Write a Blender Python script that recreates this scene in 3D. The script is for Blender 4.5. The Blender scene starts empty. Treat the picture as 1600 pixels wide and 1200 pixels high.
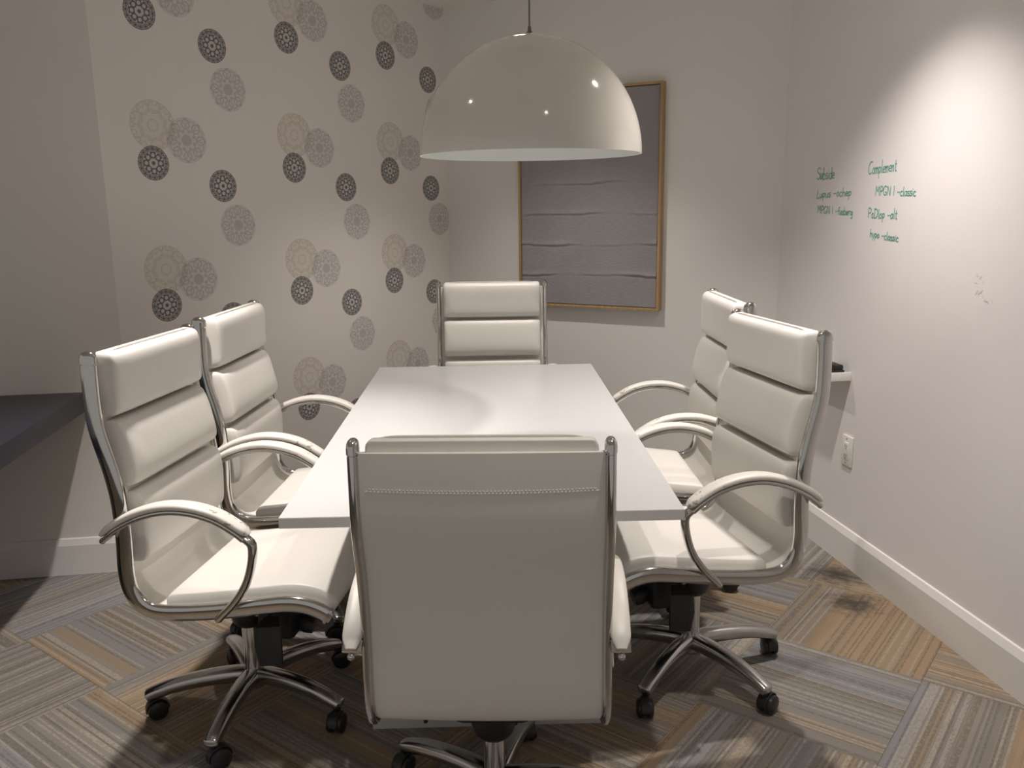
import bpy, bmesh, math, random
from mathutils import Vector, Matrix

random.seed(7)
scene = bpy.context.scene
COL = scene.collection
R = math.radians

# ------------------------------------------------------------------ camera
H_CAM = 1.42
PITCH, ROLL_S = R(11.75), 0.0137
cam_d = bpy.data.cameras.new('camera')
cam = bpy.data.objects.new('camera', cam_d)
COL.objects.link(cam)
cam_d.sensor_width = 36.0
cam_d.lens = 36.0 * 1345.0 / 1600.0
cam_d.clip_start = 0.05
_c = math.sqrt(1 - ROLL_S ** 2)
_F = Vector((0, math.cos(PITCH), -math.sin(PITCH)))
_D = Vector((0, -math.sin(PITCH), -math.cos(PITCH)))
_X = Vector((1, 0, 0))
_r = _X * _c + _D * ROLL_S
_dn = _D * _c - _X * ROLL_S
_m = Matrix.Identity(4)
for i in range(3):
    _m[i][0] = _r[i]; _m[i][1] = -_dn[i]; _m[i][2] = -_F[i]
_m[2][3] = H_CAM
cam.matrix_world = _m
scene.camera = cam

# ------------------------------------------------------------------ world and exposure
world = bpy.data.worlds.new('world'); scene.world = world
world.use_nodes = True
bg = world.node_tree.nodes['Background']
bg.inputs['Color'].default_value = (1.0, 0.945, 0.885, 1)
bg.inputs['Strength'].default_value = 0.33
scene.view_settings.view_transform = 'Standard'
scene.view_settings.look = 'None'
scene.view_settings.exposure = 0.12
scene.view_settings.gamma = 1.0
scene.view_settings.use_curve_mapping = False

Z_CEIL = 2.43

# recessed downlights of the room (positions read from their glints on the dome)
DOWNLIGHTS = [  # x, y, watts, cone degrees, blend
    (0.89, 2.69, 105, 99, 1.0),
    (-0.96, 2.34, 150, 74, 0.7),
    (0.41, 1.42, 44, 98, 0.5),
    (0.02, 3.63, 64, 98, 0.9),
]
def downlight_lamp(name, x, y, w, cone, blend):
    d = bpy.data.lights.new(name, 'SPOT')
    d.energy = w; d.spot_size = R(cone); d.spot_blend = blend
    d.shadow_soft_size = 0.03
    d.color = (1.0, 0.922, 0.868)
    o = bpy.data.objects.new(name, d)
    COL.objects.link(o)
    o.location = (x, y, Z_CEIL - 0.02)
    return o

# ------------------------------------------------------------------ helpers
def link(o, parent=None):
    COL.objects.link(o)
    if parent is not None:
        o.parent = parent
    return o

def tag(o, label=None, cat=None, group=None, kind=None):
    if label: o['label'] = label
    if cat: o['category'] = cat
    if group: o['group'] = group
    if kind: o['kind'] = kind
    return o

def empty(name, loc, rz=0.0):
    o = bpy.data.objects.new(name, None)
    o.empty_display_size = 0.1
    COL.objects.link(o)
    o.location = loc; o.rotation_euler = (0, 0, rz)
    return o

def mesh_from(name, verts, faces, mat, smooth=True, sharp=None):
    me = bpy.data.meshes.new(name)
    me.from_pydata([tuple(v) for v in verts], [], faces)
    bm = bmesh.new(); bm.from_mesh(me)
    bmesh.ops.recalc_face_normals(bm, faces=bm.faces)
    if sharp is not None:
        for e in bm.edges:
            if len(e.link_faces) == 2 and e.calc_face_angle(0) > R(sharp):
                e.smooth = False
    for f in bm.faces: f.smooth = smooth
    bm.to_mesh(me); bm.free()
    if mat: me.materials.append(mat)
    return me

def ob(name, me, parent=None):
    return link(bpy.data.objects.new(name, me), parent)

class MB:
    """collects several shapes into one mesh"""
    def __init__(self): self.v = []; self.f = []
    def add(self, v, f):
        n = len(self.v)
        self.v += [Vector(p) for p in v]
        self.f += [[i + n for i in q] for q in f]
        return self
    def box(self, lo, hi, M=None):
        x0, y0, z0 = lo; x1, y1, z1 = hi
        v = [Vector(p) for p in ((x0,y0,z0),(x1,y0,z0),(x1,y1,z0),(x0,y1,z0),(x0,y0,z1),(x1,y0,z1),(x1,y1,z1),(x0,y1,z1))]
        if M: v = [M @ p for p in v]
        return self.add(v, [[0,3,2,1],[4,5,6,7],[0,1,5,4],[1,2,6,5],[2,3,7,6],[3,0,4,7]])
    def sweep(self, path, prof, caps=True, up=None, scale=None):
        """path: points; prof: 2D (side, normal) offsets; up: list of normal vectors"""
        n = len(path); k = len(prof); v = []
        path = [Vector(p) for p in path]
        for i, p in enumerate(path):
            t = (path[min(i+1, n-1)] - path[max(i-1, 0)]).normalized()
            u = Vector(up[i]) if isinstance(up, list) else Vector(up or (0,0,1))
            s = t.cross(u)
            if s.length < 1e-6: s = t.cross(Vector((1,0,0)))
            s.normalize(); nn = s.cross(t).normalized()
            sc = scale[i] if scale else (1, 1)
            for a, b in prof:
                v.append(p + s * a * sc[0] + nn * b * sc[1])
        f = []
        for i in range(n-1):
            for j in range(k):
                a = i*k+j; b = i*k+(j+1) % k
                f.append([a, b, b+k, a+k])
        if caps:
            f.append(list(range(k))[::-1]); f.append([(n-1)*k+j for j in range(k)])
        return self.add(v, f)
    def lathe(self, prof, seg=24, M=None, close=False):
        """prof: list of (r, z)"""
        v = []; f = []; k = len(prof)
        for i in range(seg):
            a = 2*math.pi*i/seg
            for r, z in prof: v.append(Vector((r*math.cos(a), r*math.sin(a), z)))
        for i in range(seg):
            j = (i+1) % seg
            for q in range(k-1 if not close else k):
                f.append([i*k+q, j*k+q, j*k+(q+1) % k, i*k+(q+1) % k])
        if M: v = [M @ p for p in v]
        return self.add(v, f)
    def mesh(self, name, mat, smooth=True, sharp=35, weld=True, bevel=None):
        me = bpy.data.meshes.new(name)
        me.from_pydata([tuple(p) for p in self.v], [], self.f)
        bm = bmesh.new(); bm.from_mesh(me)
        if weld: bmesh.ops.remove_doubles(bm, verts=bm.verts, dist=1e-6)
        if bevel:
            es = [e for e in bm.edges if len(e.link_faces) == 2 and e.calc_face_angle(0) > R(40)]
            bmesh.ops.bevel(bm, geom=es, offset=bevel, segments=2, affect='EDGES', profile=0.6)
        bmesh.ops.recalc_face_normals(bm, faces=bm.faces)
        for e in bm.edges:
            if len(e.link_faces) == 2 and e.calc_face_angle(0) > R(sharp): e.smooth = False
        for f in bm.faces: f.smooth = smooth
        bm.to_mesh(me); bm.free()
        if mat: me.materials.append(mat)
        return me

def ell(a, b, n=16, p=2.0):
    out = []
    for i in range(n):
        t = 2*math.pi*i/n
        c, s = math.cos(t), math.sin(t)
        out.append((a*math.copysign(abs(c)**(2/p), c), b*math.copysign(abs(s)**(2/p), s)))
    return out

def catmull(pts, n=6):
    pts = [Vector(p) for p in pts]
    P = [pts[0]*2-pts[1]] + pts + [pts[-1]*2-pts[-2]]
    out = []
    for i in range(1, len(P)-2):
        p0, p1, p2, p3 = P[i-1:i+3]
        for k in range(n):
            t = k/n
            out.append(0.5*((2*p1)+(p2-p0)*t+(2*p0-5*p1+4*p2-p3)*t*t+(3*p1-p0-3*p2+p3)*t**3))
    out.append(pts[-1])
    return out

# ------------------------------------------------------------------ node helper
class NT:
    def __init__(self, name):
        self.mat = bpy.data.materials.new(name); self.mat.use_nodes = True
        self.t = self.mat.node_tree; self.b = self.t.nodes['Principled BSDF']
    def n(self, typ, **kw):
        nd = self.t.nodes.new(typ)
        for k, v in kw.items(): setattr(nd, k, v)
        return nd
    def set(self, sock, v):
        if isinstance(v, bpy.types.NodeSocket): self.t.links.new(v, sock)
        else: sock.default_value = v
    def m(self, op, *a):
        nd = self.n('ShaderNodeMath', operation=op)
        for i, v in enumerate(a): self.set(nd.inputs[i], v)
        return nd.outputs[0]
    def xyz(self, v):
        nd = self.n('ShaderNodeSeparateXYZ'); self.set(nd.inputs[0], v); return nd.outputs
    def comb(self, x, y, z):
        nd = self.n('ShaderNodeCombineXYZ')
        for i, v in enumerate((x, y, z)): self.set(nd.inputs[i], v)
        return nd.outputs[0]
    def mix(self, fac, a, b):
        nd = self.n('ShaderNodeMix', data_type='RGBA')
        self.set(nd.inputs[0], fac); self.set(nd.inputs[6], a); self.set(nd.inputs[7], b)
        return nd.outputs[2]
    def mixf(self, fac, a, b):
        nd = self.n('ShaderNodeMix', data_type='FLOAT')
        self.set(nd.inputs[0], fac); self.set(nd.inputs[2], a); self.set(nd.inputs[3], b)
        return nd.outputs[0]
    def noise(self, vec, scale, detail=2.0, rough=0.5, dim='3D', w=None):
        nd = self.n('ShaderNodeTexNoise', noise_dimensions=dim)
        if dim == '1D': self.set(nd.inputs['W'], w)
        else: self.set(nd.inputs['Vector'], vec)
        nd.inputs['Scale'].default_value = scale
        nd.inputs['Detail'].default_value = detail
        nd.inputs['Roughness'].default_value = rough
        return nd.outputs[0]
    def smooth(self, v, lo, hi, a=0.0, b=1.0):
        nd = self.n('ShaderNodeMapRange', interpolation_type='SMOOTHSTEP')
        self.set(nd.inputs[0], v)
        nd.inputs[1].default_value = lo; nd.inputs[2].default_value = hi
        nd.inputs[3].default_value = a; nd.inputs[4].default_value = b
        return nd.outputs[0]
    def ramp(self, fac, stops, interp='LINEAR'):
        nd = self.n('ShaderNodeValToRGB'); self.set(nd.inputs[0], fac)
        cr = nd.color_ramp; cr.interpolation = interp
        while len(cr.elements) < len(stops): cr.elements.new(0.5)
        for e, (p, c) in zip(cr.elements, stops):
            e.position = p; e.color = (*c, 1)
        return nd.outputs[0]
    def bump(self, h, strength=0.2, dist=0.01):
        nd = self.n('ShaderNodeBump'); self.set(nd.inputs['Height'], h)
        nd.inputs['Strength'].default_value = strength
        nd.inputs['Distance'].default_value = dist
        self.t.links.new(nd.outputs[0], self.b.inputs['Normal'])
    def obj(self): return self.n('ShaderNodeTexCoord').outputs['Object']
    def p(self, **kw):
        for k, v in kw.items(): self.set(self.b.inputs[k.replace('_', ' ')], v)
        return self

def rgb(r, g, b):
    f = lambda u: (u/255/12.92) if u/255 <= 0.04045 else ((u/255+0.055)/1.055)**2.4
    return (f(r), f(g), f(b), 1.0)

def plain(name, col, rough=0.5, metal=0.0, noise=None, bump=None, coat=0.0, spec=0.5):
    t = NT(name)
    t.p(Roughness=rough, Metallic=metal)
    t.b.inputs['Specular IOR Level'].default_value = spec
    if coat: t.b.inputs['Coat Weight'].default_value = coat; t.b.inputs['Coat Roughness'].default_value = 0.06
    o = t.obj()
    if noise:
        sc, amt = noise
        nz = t.noise(o, sc, 3)
        d = tuple(max(0, c*(1-amt)) for c in col[:3]) + (1,)
        l = tuple(min(1, c*(1+amt*0.5)) for c in col[:3]) + (1,)
        t.p(Base_Color=t.mix(nz, d, l))
    else:
        t.p(Base_Color=col)
    if bump:
        t.bump(t.noise(o, bump[0], 4, 0.6), bump[1], bump[2])
    return t.mat

M = {}
M['wall'] = plain('off_white_wall_paint', (0.79, 0.755, 0.715, 1), 0.55, noise=(1.7, 0.03), bump=(260, 0.04, 0.002))
M['wall_right'] = plain('marker_board_paint', (0.835, 0.805, 0.80, 1), 0.38, noise=(2.3, 0.035), bump=(220, 0.03, 0.002))
M['wall_back'] = plain('grey_white_wall_paint', (0.79, 0.785, 0.755, 1), 0.55, noise=(1.7, 0.03), bump=(260, 0.04, 0.002))
M['ceiling'] = plain('ceiling_paint', (0.82, 0.79, 0.74, 1), 0.8, noise=(3, 0.03), bump=(180, 0.06, 0.002))
M['baseboard'] = plain('white_trim_gloss', (0.80, 0.78, 0.76, 1), 0.3, noise=(9, 0.03))
M['leather'] = plain('white_leatherette', (0.76, 0.735, 0.69, 1), 0.42, noise=(7, 0.04), bump=(420, 0.10, 0.0015))
M['arm_leather'] = plain('worn_white_leatherette', (0.76, 0.73, 0.68, 1), 0.38, noise=(14, 0.07), bump=(300, 0.10, 0.0015))
def worn_leather():
    t = NT('scuffed_white_leatherette')
    o = t.obj(); x, y, z = t.xyz(o)
    base = t.mix(t.noise(o, 14, 3), (0.70, 0.67, 0.62, 1), (0.78, 0.75, 0.70, 1))
    info = t.n('ShaderNodeObjectInfo').outputs['Random']
    v = t.comb(t.m('MULTIPLY', x, 1.0), t.m('ADD', t.m('MULTIPLY', y, 0.45), t.m('MULTIPLY', info, 9.0)), z)
    scuff = t.m('MULTIPLY', t.smooth(t.noise(v, 75, 4, 0.6), 0.60, 0.66), t.smooth(y, 0.0, 0.06))
    t.p(Base_Color=t.mix(t.m('MULTIPLY', scuff, 0.8), base, (0.25, 0.20, 0.14, 1)), Roughness=0.4)
    t.bump(t.m('SUBTRACT', t.noise(o, 300, 3), scuff), 0.12, 0.0015)
    return t.mat
M['arm_leather'] = worn_leather()
M['stitch'] = plain('cream_stitching', (0.70, 0.66, 0.58, 1), 0.6, noise=(600, 0.3))
M['seam'] = plain('leather_piping', (0.70, 0.675, 0.63, 1), 0.6, noise=(90, 0.1))
M['chrome'] = plain('polished_chrome', (0.60, 0.59, 0.57, 1), 0.10, 1.0, noise=(30, 0.04))
M['chrome_worn'] = plain('satin_chrome', (0.52, 0.51, 0.50, 1), 0.20, 1.0, noise=(45, 0.12))
M['black'] = plain('black_plastic', (0.012, 0.012, 0.014, 1), 0.45, noise=(40, 0.2), bump=(350, 0.1, 0.001))
M['rubber'] = plain('caster_nylon', (0.016, 0.016, 0.018, 1), 0.38, noise=(40, 0.2))
M['table'] = plain('white_laminate', (0.64, 0.645, 0.645, 1), 0.26, noise=(12, 0.015), bump=(500, 0.02, 0.0008))
M['table_edge'] = plain('laminate_edge_band', (0.64, 0.635, 0.625, 1), 0.4, noise=(20, 0.03))
M['lamp_out'] = plain('glossy_white_enamel', (0.72, 0.695, 0.64, 1), 0.10, noise=(4, 0.015), coat=0.35)
M['lamp_in'] = plain('matte_white_enamel', (0.82, 0.85, 0.83, 1), 0.5, noise=(6, 0.02))
M['steel'] = plain('brushed_steel', (0.22, 0.19, 0.16, 1), 0.35, 1.0, noise=(60, 0.1))
M['glass_bulb'] = plain('unlit_opal_bulb', (0.8, 0.8, 0.76, 1), 0.15, noise=(10, 0.02))
M['counter'] = plain('dark_blue_laminate', (0.017, 0.019, 0.031, 1), 0.35, noise=(30, 0.15), bump=(300, 0.05, 0.001))
M['counter_leg'] = plain('dark_grey_panel', (0.10, 0.09, 0.085, 1), 0.5, noise=(20, 0.1))
M['plate'] = plain('white_plastic', (0.82, 0.80, 0.77, 1), 0.3, noise=(30, 0.02))
M['slot'] = plain('dark_slot', (0.10, 0.09, 0.08, 1), 0.5, noise=(30, 0.1))
M['felt'] = plain('charcoal_felt', (0.018, 0.020, 0.020, 1), 0.8, noise=(90, 0.3), bump=(500, 0.3, 0.002))
M['ink'] = plain('green_marker_ink', rgb(112, 192, 174), 0.6, noise=(160, 0.35))
M['smudge'] = plain('rubbed_marker_trace', (0.75, 0.72, 0.705, 1), 0.5, noise=(80, 0.1))
M['trim_ring'] = plain('downlight_trim', (0.7, 0.68, 0.64, 1), 0.4, noise=(30, 0.02))

def lens_mat():
    t = NT('lit_downlight_lens')
    t.p(Base_Color=(0.9, 0.88, 0.84, 1), Roughness=0.4)
    t.b.inputs['Emission Color'].default_value = (1.0, 0.90, 0.80, 1)
    t.b.inputs['Emission Strength'].default_value = 45.0
    return t.mat
M['lens'] = lens_mat()

def wood_mat():
    t = NT('light_oak')
    o = t.obj(); x, y, z = t.xyz(o)
    v = t.comb(t.m('MULTIPLY', x, 60), t.m('MULTIPLY', y, 60), t.m('MULTIPLY', z, 4))
    nz = t.noise(v, 1.0, 4, 0.6)
    t.p(Base_Color=t.ramp(nz, [(0.3, (0.36, 0.225, 0.10)), (0.7, (0.52, 0.345, 0.17))]), Roughness=0.45)
    t.bump(nz, 0.1, 0.002)
    return t.mat
M['oak'] = wood_mat()

def canvas_mat():
    t = NT('grey_felted_canvas')
    o = t.obj(); x, y, z = t.xyz(o)
    v = t.comb(t.m('MULTIPLY', x, 40), 0.0, t.m('MULTIPLY', z, 160))
    fine = t.noise(v, 1.0, 4, 0.65)
    big = t.noise(o, 5.0, 3)
    c = t.mix(big, (0.26, 0.245, 0.255, 1), (0.33, 0.315, 0.325, 1))
    c = t.mix(t.m('MULTIPLY', t.smooth(fine, 0.45, 0.75), 0.35), c, (0.42, 0.405, 0.41, 1))
    t.p(Base_Color=c, Roughness=0.9)
    t.b.inputs['Specular IOR Level'].default_value = 0.15
    t.bump(t.m('ADD', fine, t.noise(o, 150, 3)), 0.5, 0.004)
    return t.mat
M['canvas'] = canvas_mat()

def carpet_mat():
    t = NT('striped_carpet_tile')
    o = t.obj(); x, y, z = t.xyz(o)
    info = t.n('ShaderNodeObjectInfo')
    rnd = t.m('MULTIPLY', info.outputs['Random'], 80.0)
    sep = t.n('ShaderNodeSeparateColor'); t.t.links.new(info.outputs['Color'], sep.inputs[0])
    warm = sep.outputs[0]; seed = t.m('MULTIPLY', sep.outputs[1], 50.0)
    w = t.m('ADD', x, t.m('ADD', seed, 3.0))
    # broad bands
    band = t.noise(None, 6.0, 2.0, 0.5, '1D', t.m('SNAP', w, 0.017))
    band = t.m('ADD', band, t.m('SUBTRACT', t.m('MULTIPLY', warm, 0.7), 0.35))
    col = t.ramp(band, [(0.22, (0.25, 0.25, 0.255)), (0.34, (0.30, 0.295, 0.295)), (0.43, (0.255, 0.235, 0.21)),
                        (0.52, (0.31, 0.275, 0.235)), (0.60, (0.33, 0.255, 0.175)), (0.70, (0.39, 0.28, 0.185)),
                        (0.82, (0.35, 0.275, 0.18))])
    # single yarn lines
    wn = t.n('ShaderNodeTexWhiteNoise', noise_dimensions='1D')
    t.t.links.new(t.m('FLOOR', t.m('MULTIPLY', w, 150.0)), wn.inputs['W'])
    line = wn.outputs[0]
    brk = t.noise(t.comb(t.m('MULTIPLY', w, 120), t.m('MULTIPLY', y, 70), 0.0), 1.0, 3, 0.7)
    light = t.m('MULTIPLY', t.smooth(line, 0.74, 0.80), t.smooth(brk, 0.34, 0.55))
    dark = t.m('MULTIPLY', t.smooth(line, 0.28, 0.20), t.smooth(brk, 0.34, 0.55))
    col = t.mix(t.m('MULTIPLY', light, 0.6), col, (0.47, 0.42, 0.355, 1))
    col = t.mix(t.m('MULTIPLY', dark, 0.5), col, (0.13, 0.11, 0.09, 1))
    pile = t.noise(o, 260, 4, 0.75)
    col = t.mix(t.smooth(pile, 0.25, 0.75, 0.26, 0.0), col, (0.06, 0.05, 0.045, 1))
    # trodden-in stain by the skirting
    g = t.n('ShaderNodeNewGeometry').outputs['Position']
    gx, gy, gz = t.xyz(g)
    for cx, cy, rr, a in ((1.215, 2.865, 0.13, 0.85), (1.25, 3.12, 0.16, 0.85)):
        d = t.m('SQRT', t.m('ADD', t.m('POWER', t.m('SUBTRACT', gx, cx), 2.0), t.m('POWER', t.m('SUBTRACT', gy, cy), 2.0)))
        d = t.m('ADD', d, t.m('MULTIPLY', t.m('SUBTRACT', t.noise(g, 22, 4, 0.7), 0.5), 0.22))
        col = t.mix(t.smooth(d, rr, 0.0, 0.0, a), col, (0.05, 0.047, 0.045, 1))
    t.p(Base_Color=col, Roughness=0.95)
    t.b.inputs['Specular IOR Level'].default_value = 0.1
    t.bump(t.m('ADD', t.m('MULTIPLY', line, 0.5), t.m('ADD', brk, pile)), 0.6, 0.004)
    return t.mat
M['carpet'] = carpet_mat()

def wallpaper_mat():
    """white paper printed with dark, grey and beige rosettes; object X runs along the wall"""
    t = NT('rosette_wallpaper')
    o = t.obj(); x, y, z = t.xyz(o)
    s = t.m('SUBTRACT', x, t.m('MULTIPLY', t.m('GREATER_THAN', x, 0.70), 0.683))
    s = t.m('SUBTRACT', s, t.m('MULTIPLY', t.m('GREATER_THAN', x, 1.345), 0.605))
    PER = 0.549
    col = t.mix(t.noise(o, 3.0, 3), (0.775, 0.735, 0.70, 1), (0.815, 0.775, 0.74, 1))
    def polar(cs, cz):
        dx = t.m('SUBTRACT', s, cs)
        dz = t.m('WRAP', t.m('SUBTRACT', z, cz), PER/2, -PER/2)
        r = t.m('SQRT', t.m('ADD', t.m('MULTIPLY', dx, dx), t.m('MULTIPLY', dz, dz)))
        return r, t.m('ARCTAN2', dz, dx)
    def ring(r, R0, w):
        return t.smooth(t.m('ABSOLUTE', t.m('SUBTRACT', r, R0)), w, w*0.4)
    def dots(r, a, n, R0, size, phase=0.0):
        h = math.pi/n
        aa = t.m('WRAP', t.m('ADD', a, phase), h, -h)
        px = t.m('SUBTRACT', t.m('MULTIPLY', r, t.m('COSINE', aa)), R0)
        py = t.m('MULTIPLY', r, t.m('SINE', aa))
        d = t.m('SQRT', t.m('ADD', t.m('MULTIPLY', px, px), t.m('MULTIPLY', py, py)))
        return t.smooth(d, size, size*0.55)
    def loops(r, a, n, R0, size, w, phase=0.0):
        h = math.pi/n
        aa = t.m('WRAP', t.m('ADD', a, phase), h, -h)
        px = t.m('SUBTRACT', t.m('MULTIPLY', r, t.m('COSINE', aa)), R0)
        py = t.m('MULTIPLY', r, t.m('SINE', aa))
        d = t.m('SQRT', t.m('ADD', t.m('MULTIPLY', px, px), t.m('MULTIPLY', py, py)))
        return ring(d, size, w)
    def union(*a):
        v = a[0]
        for b in a[1:]: v = t.m('MAXIMUM', v, b)
        return v
    # beige, large and faint
    r, a = polar(0.215, 1.737)
    disc = t.smooth(r, 0.096, 0.093)
    pat = union(loops(r, a, 9, 0.070, 0.024, 0.0035), loops(r, a, 9, 0.040, 0.020, 0.0035, 0.35), loops(r, a, 18, 0.084, 0.010, 0.003), ring(r, 0.094, 0.002))
    col = t.mix(t.m('MULTIPLY', disc, 0.28), col, (0.55, 0.49, 0.38, 1))
    col = t.mix(t.m('MULTIPLY', t.m('MULTIPLY', pat, disc), 0.38), col, (0.46, 0.39, 0.28, 1))
    # grey-lilac
    for cs, cz, rr in ((0.356, 1.688, 0.089), (0.568, 1.351, 0.087)):
        r, a = polar(cs, cz)
        disc = t.smooth(r, rr, rr-0.003)
        k = rr/0.089
        pat = union(ring(r, rr-0.0015, 0.0018), dots(r, a, 8, 0.083*k, 0.010), loops(r, a, 8, 0.062*k, 0.017, 0.004),
                    loops(r, a, 8, 0.058*k, 0.020, 0.003, math.pi/8), dots(r, a, 8, 0.036*k, 0.009, math.pi/8), t.smooth(r, 0.026, 0.020))
        col = t.mix(t.m('MULTIPLY', disc, 0.30), col, (0.43, 0.415, 0.42, 1))
        col = t.mix(t.m('MULTIPLY', t.m('MULTIPLY', pat, disc), 0.42), col, (0.29, 0.275, 0.285, 1))
    # dark, small
    for cs, cz in ((0.204, 1.596), (0.508, 1.513)):
        r, a = polar(cs, cz)
        disc = t.smooth(r, 0.066, 0.064)
        pat = union(ring(r, 0.0640, 0.0020), dots(r, a, 16, 0.0545, 0.0072), loops(r, a, 16, 0.0545, 0.0088, 0.002), dots(r, a, 16, 0.040, 0.0062, math.pi/16),
                    loops(r, a, 8, 0.030, 0.0100, 0.0035), dots(r, a, 8, 0.0235, 0.0058, math.pi/8), t.smooth(r, 0.0085, 0.0065))
        col = t.mix(t.m('MULTIPLY', disc, 0.5), col, (0.33, 0.315, 0.305, 1))
        col = t.mix(t.m('MULTIPLY', t.m('MULTIPLY', pat, disc), 0.88), col, (0.07, 0.066, 0.07, 1))
    t.p(Base_Color=col, Roughness=0.6)
    t.bump(t.noise(o, 260, 3), 0.04, 0.002)
    return t.mat
M['wallpaper'] = wallpaper_mat()

# ------------------------------------------------------------------ room shell
A = Vector((-1.492, 3.263, 0)); B = Vector((-0.335, 4.810, 0)); C = Vector((1.219, 3.930, 0))
dL = Vector((0.9898, 0.1426, 0)); dR = Vector((0.1426, -0.9898, 0))
L_END = A - dL * 3.0
R_END = C + dR * 4.9

def wall(name, p, q, mat, thick=0.10, z1=Z_CEIL):
    """inner face along p->q with the room on the right-hand side of p->q"""
    d = (q-p); ln = d.length; ang = math.atan2(d.y, d.x)
    mb = MB(); mb.box((0, 0, 0), (ln, thick, z1))
    o = ob(name, mb.mesh(name, mat, smooth=False))
    o.location = p; o.rotation_euler = (0, 0, ang)
    tag(o, kind='structure')
    return o

w_left = wall('wall_left', L_END, A, M['wall'])
w_accent = wall('wall_accent', A, B, M['wallpaper'])
w_back = wall('wall_back', B, C, M['wall_back'])
w_right = wall('wall_right', C, R_END, M['wall_right'])

poly = [L_END, A, B, C, R_END, Vector((L_END.x, R_END.y, 0))]
def slab(name, z0, z1, mat, grow=0.0):
    v = [(p.x, p.y, z0) for p in poly] + [(p.x, p.y, z1) for p in poly]
    n = len(poly)
    f = [list(range(n))[::-1], list(range(n, 2*n))] + [[i, (i+1) % n, n+(i+1) % n, n+i] for i in range(n)]
    o = ob(name, mesh_from(name, v, f, mat, smooth=False)); tag(o, kind='structure'); return o
M['subfloor'] = plain('floor_screed', (0.10, 0.09, 0.08, 1), 0.9, noise=(8, 0.2))
floor = slab('floor', -0.10, -0.006, M['subfloor'])
ceiling = slab('ceiling', Z_CEIL, Z_CEIL+0.1, M['ceiling'])

def baseboard(name, p, q, ext0=0.0, ext1=0.0, m0=0.0, m1=0.0):
    """m0, m1: how far the front face is pulled in at each end (mitre)"""
    d = (q-p).normalized(); ln = (q-p).length
    prof = [(0, 0), (-0.015, 0), (-0.015, 0.122), (-0.006, 0.147), (0, 0.150)]
    mb = MB(); v = []
    for xx, mm in ((0.0, m0), (ln, -m1)):
        for (yy, zz) in prof: v.append((xx + mm*(-yy/0.015), yy, zz))
    k = len(prof)
    f = [[j, (j+1) % k, k+(j+1) % k, k+j] for j in range(k)] + [list(range(k)), list(range(k, 2*k))[::-1]]
    mb.add(v, f)
    o = ob(name, mb.mesh(name, M['baseboard'], smooth=False))
    o.location = p; o.rotation_euler = (0, 0, math.atan2(d.y, d.x))
    tag(o, kind='structure')
    return o
baseboard('baseboard_left', L_END, A, m1=-0.0062)
baseboard('baseboard_accent', A, B, m0=-0.0062, m1=0.0132)
baseboard('baseboard_back', B, C, m0=0.0132, m1=0.0073)
baseboard('baseboard_right', C, R_END, m0=0.0073)

# carpet tiles, each a piece of the floor
def clip(pts, a, b):
    """keep what lies to the right of a->b"""
    out = []
    side = lambda p: (b.x-a.x)*(p[1]-a.y)-(b.y-a.y)*(p[0]-a.x)
    for i in range(len(pts)):
        p, q = pts[i], pts[(i+1) % len(pts)]
        sp, sq = side(p), side(q)
        if sp <= 0: out.append(p)
        if sp*sq < 0:
            t = sp/(sp-sq); out.append((p[0]+(q[0]-p[0])*t, p[1]+(q[1]-p[1])*t))
    return out
TILE = 0.497
TU = Vector((math.sin(R(37.3)), math.cos(R(37.3)), 0)); TV = Vector((TU.y, -TU.x, 0))
T0 = Vector((-1.26, 2.375, 0))
WARM = {(3, 3): .76, (2, 3): .36, (2, 4): .44, (4, 2): .36, (3, 2): .50, (0, -1): .56, (-1, -1): .42, (-1, 0): .42, (0, 0): .74, (3, 4): .74, (1, 2): .62, (1, 3): .5}   # how tan a tile looks, 0 grey .. 1 tan
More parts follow.
